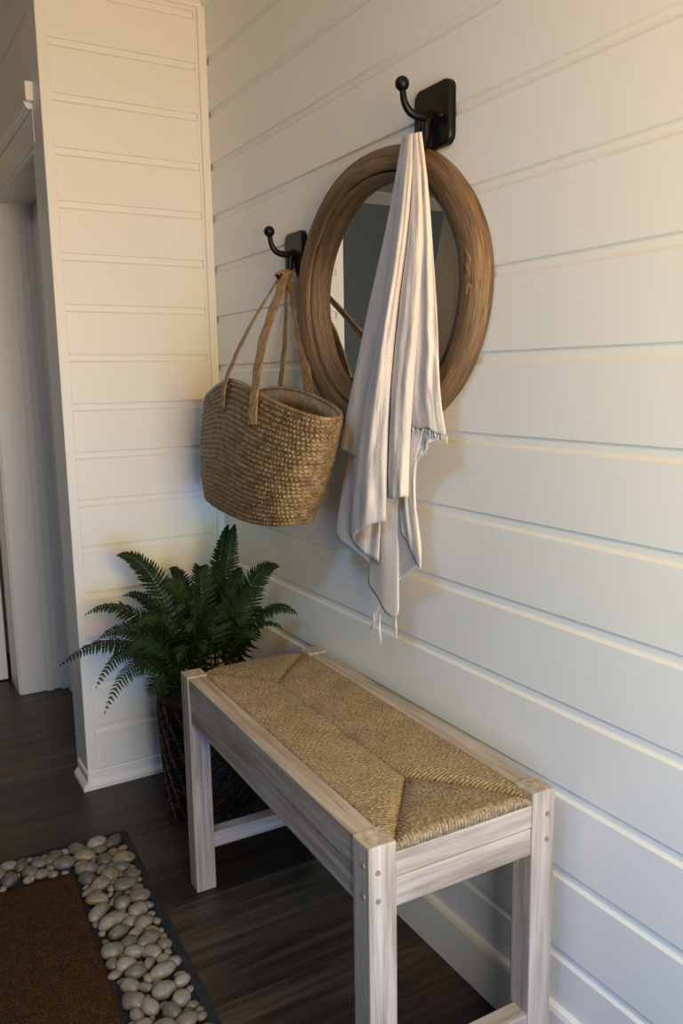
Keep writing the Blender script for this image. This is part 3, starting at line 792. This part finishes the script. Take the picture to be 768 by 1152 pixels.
# pebbles: dart throwing in the band, then relaxed so that they nearly touch
prg = random.Random(5)
def in_band(x, y, m=.0):
    if not (ED+m < x < ML-ED-m and -MW+ED+m < y < -ED-m): return False
    return not (CX0-m < x < CX1+m and CY0-m < y < CY1+m)
peb = []
tries = 0
while tries < 26000:
    tries += 1
    x, y = prg.uniform(0, ML), prg.uniform(-MW, 0)
    if y < -.45 and x > .30: continue
    ph = tries/26000
    r = prg.uniform(.0175, .0235) if ph < .12 else prg.uniform(.013, .0185) if ph < .45 else prg.uniform(.0075, .012)
    if not in_band(x, y, r*.80): continue
    if all((x-a)**2+(y-c)**2 > ((r+q)*.87)**2 for a, c, q in peb): peb.append((x, y, r))
PC_ = [tuple(v*.52 for v in c) for c in [(.40, .36, .30), (.46, .42, .36), (.33, .29, .24), (.25, .23, .20), (.50, .45, .38), (.36, .30, .23), (.19, .175, .15), (.42, .33, .23)]]
pm = []
for k, c in enumerate(PC_):
    m = mat('pebble stone %d' % k, c, .42, 0, .45); t = NT(m); cc = t.coords((1, 1, 1)); n = t.n('ShaderNodeTexNoise'); n.inputs['Scale'].default_value = 45; n.inputs['Detail'].default_value = 4; n.inputs['Distortion'].default_value = 1.
    t.l(cc, 'Vector', n, 'Vector'); t.l(t.ramp(n, 'Fac', [(.3, tuple(v*.72 for v in c)), (.7, tuple(min(1, v*1.2) for v in c))]), 'Color', t.b, 'Base Color'); pm.append(m)
def pebble_bm(bm, x, y, r, mi):
    t = bmesh.new(); bmesh.ops.create_icosphere(t, subdivisions=3, radius=1)
    th = prg.uniform(0, PI) if prg.random() < .3 else prg.gauss(PI/2+.1, .5)
    ex = prg.uniform(1.05, 1.38); ey = 1/ex*prg.uniform(1.02, 1.15); h = min(.014, r*prg.uniform(.62, .80)); sd = prg.uniform(0, 50)
    for v in t.verts:
        c = v.co.copy(); c *= 1+.16*noise.noise(c*1.1+Vector((sd, 0, 0)))
        X, Y, Z = c.x*r*ex, c.y*r*ey, c.z*h
        v.co = Vector((x+X*math.cos(th)-Y*math.sin(th), y+X*math.sin(th)+Y*math.cos(th), .0095+h*.75+Z))
    merge(bm, t)
def dcam(p):
    w_ = MA+Vector((p[0]*math.cos(ang)-p[1]*math.sin(ang), p[0]*math.sin(ang)+p[1]*math.cos(ang), 0)); v = w_-CAMLOC
    zc = v.dot(D); px = 384+FPX*v.dot(R)/zc; py = 576-FPX*v.dot(U)/zc
    inside = -12 < px < 780 and -12 < py < 1164
    return (0 if inside else 1, -p[2]/zc)
peb.sort(key=dcam)
rest = bmesh.new(); nrest = 0
for k, (x, y, r) in enumerate(peb):
    mi = prg.choice((0, 0, 1, 1, 2, 2, 3, 4, 5, 6, 7))
    if k < 98:
        b = bmesh.new(); pebble_bm(b, x, y, r, mi); obj_bm('pebble', b, pm[mi], mt, True)
    else: pebble_bm(rest, x, y, r, 0); nrest += 1
o = obj_bm('pebbles', rest, pm[0], mt, True); o['kind'] = 'stuff'
print('PEBBLES', len(peb), 'visible', sum(1 for p in peb if dcam(p)[0] == 0))

# ------------------------------------------------------------------ output look
S.view_settings.view_transform = 'Standard'; S.view_settings.look = 'None'; S.view_settings.gamma = 1
S.view_settings.use_curve_mapping = False; S.view_settings.exposure = 0
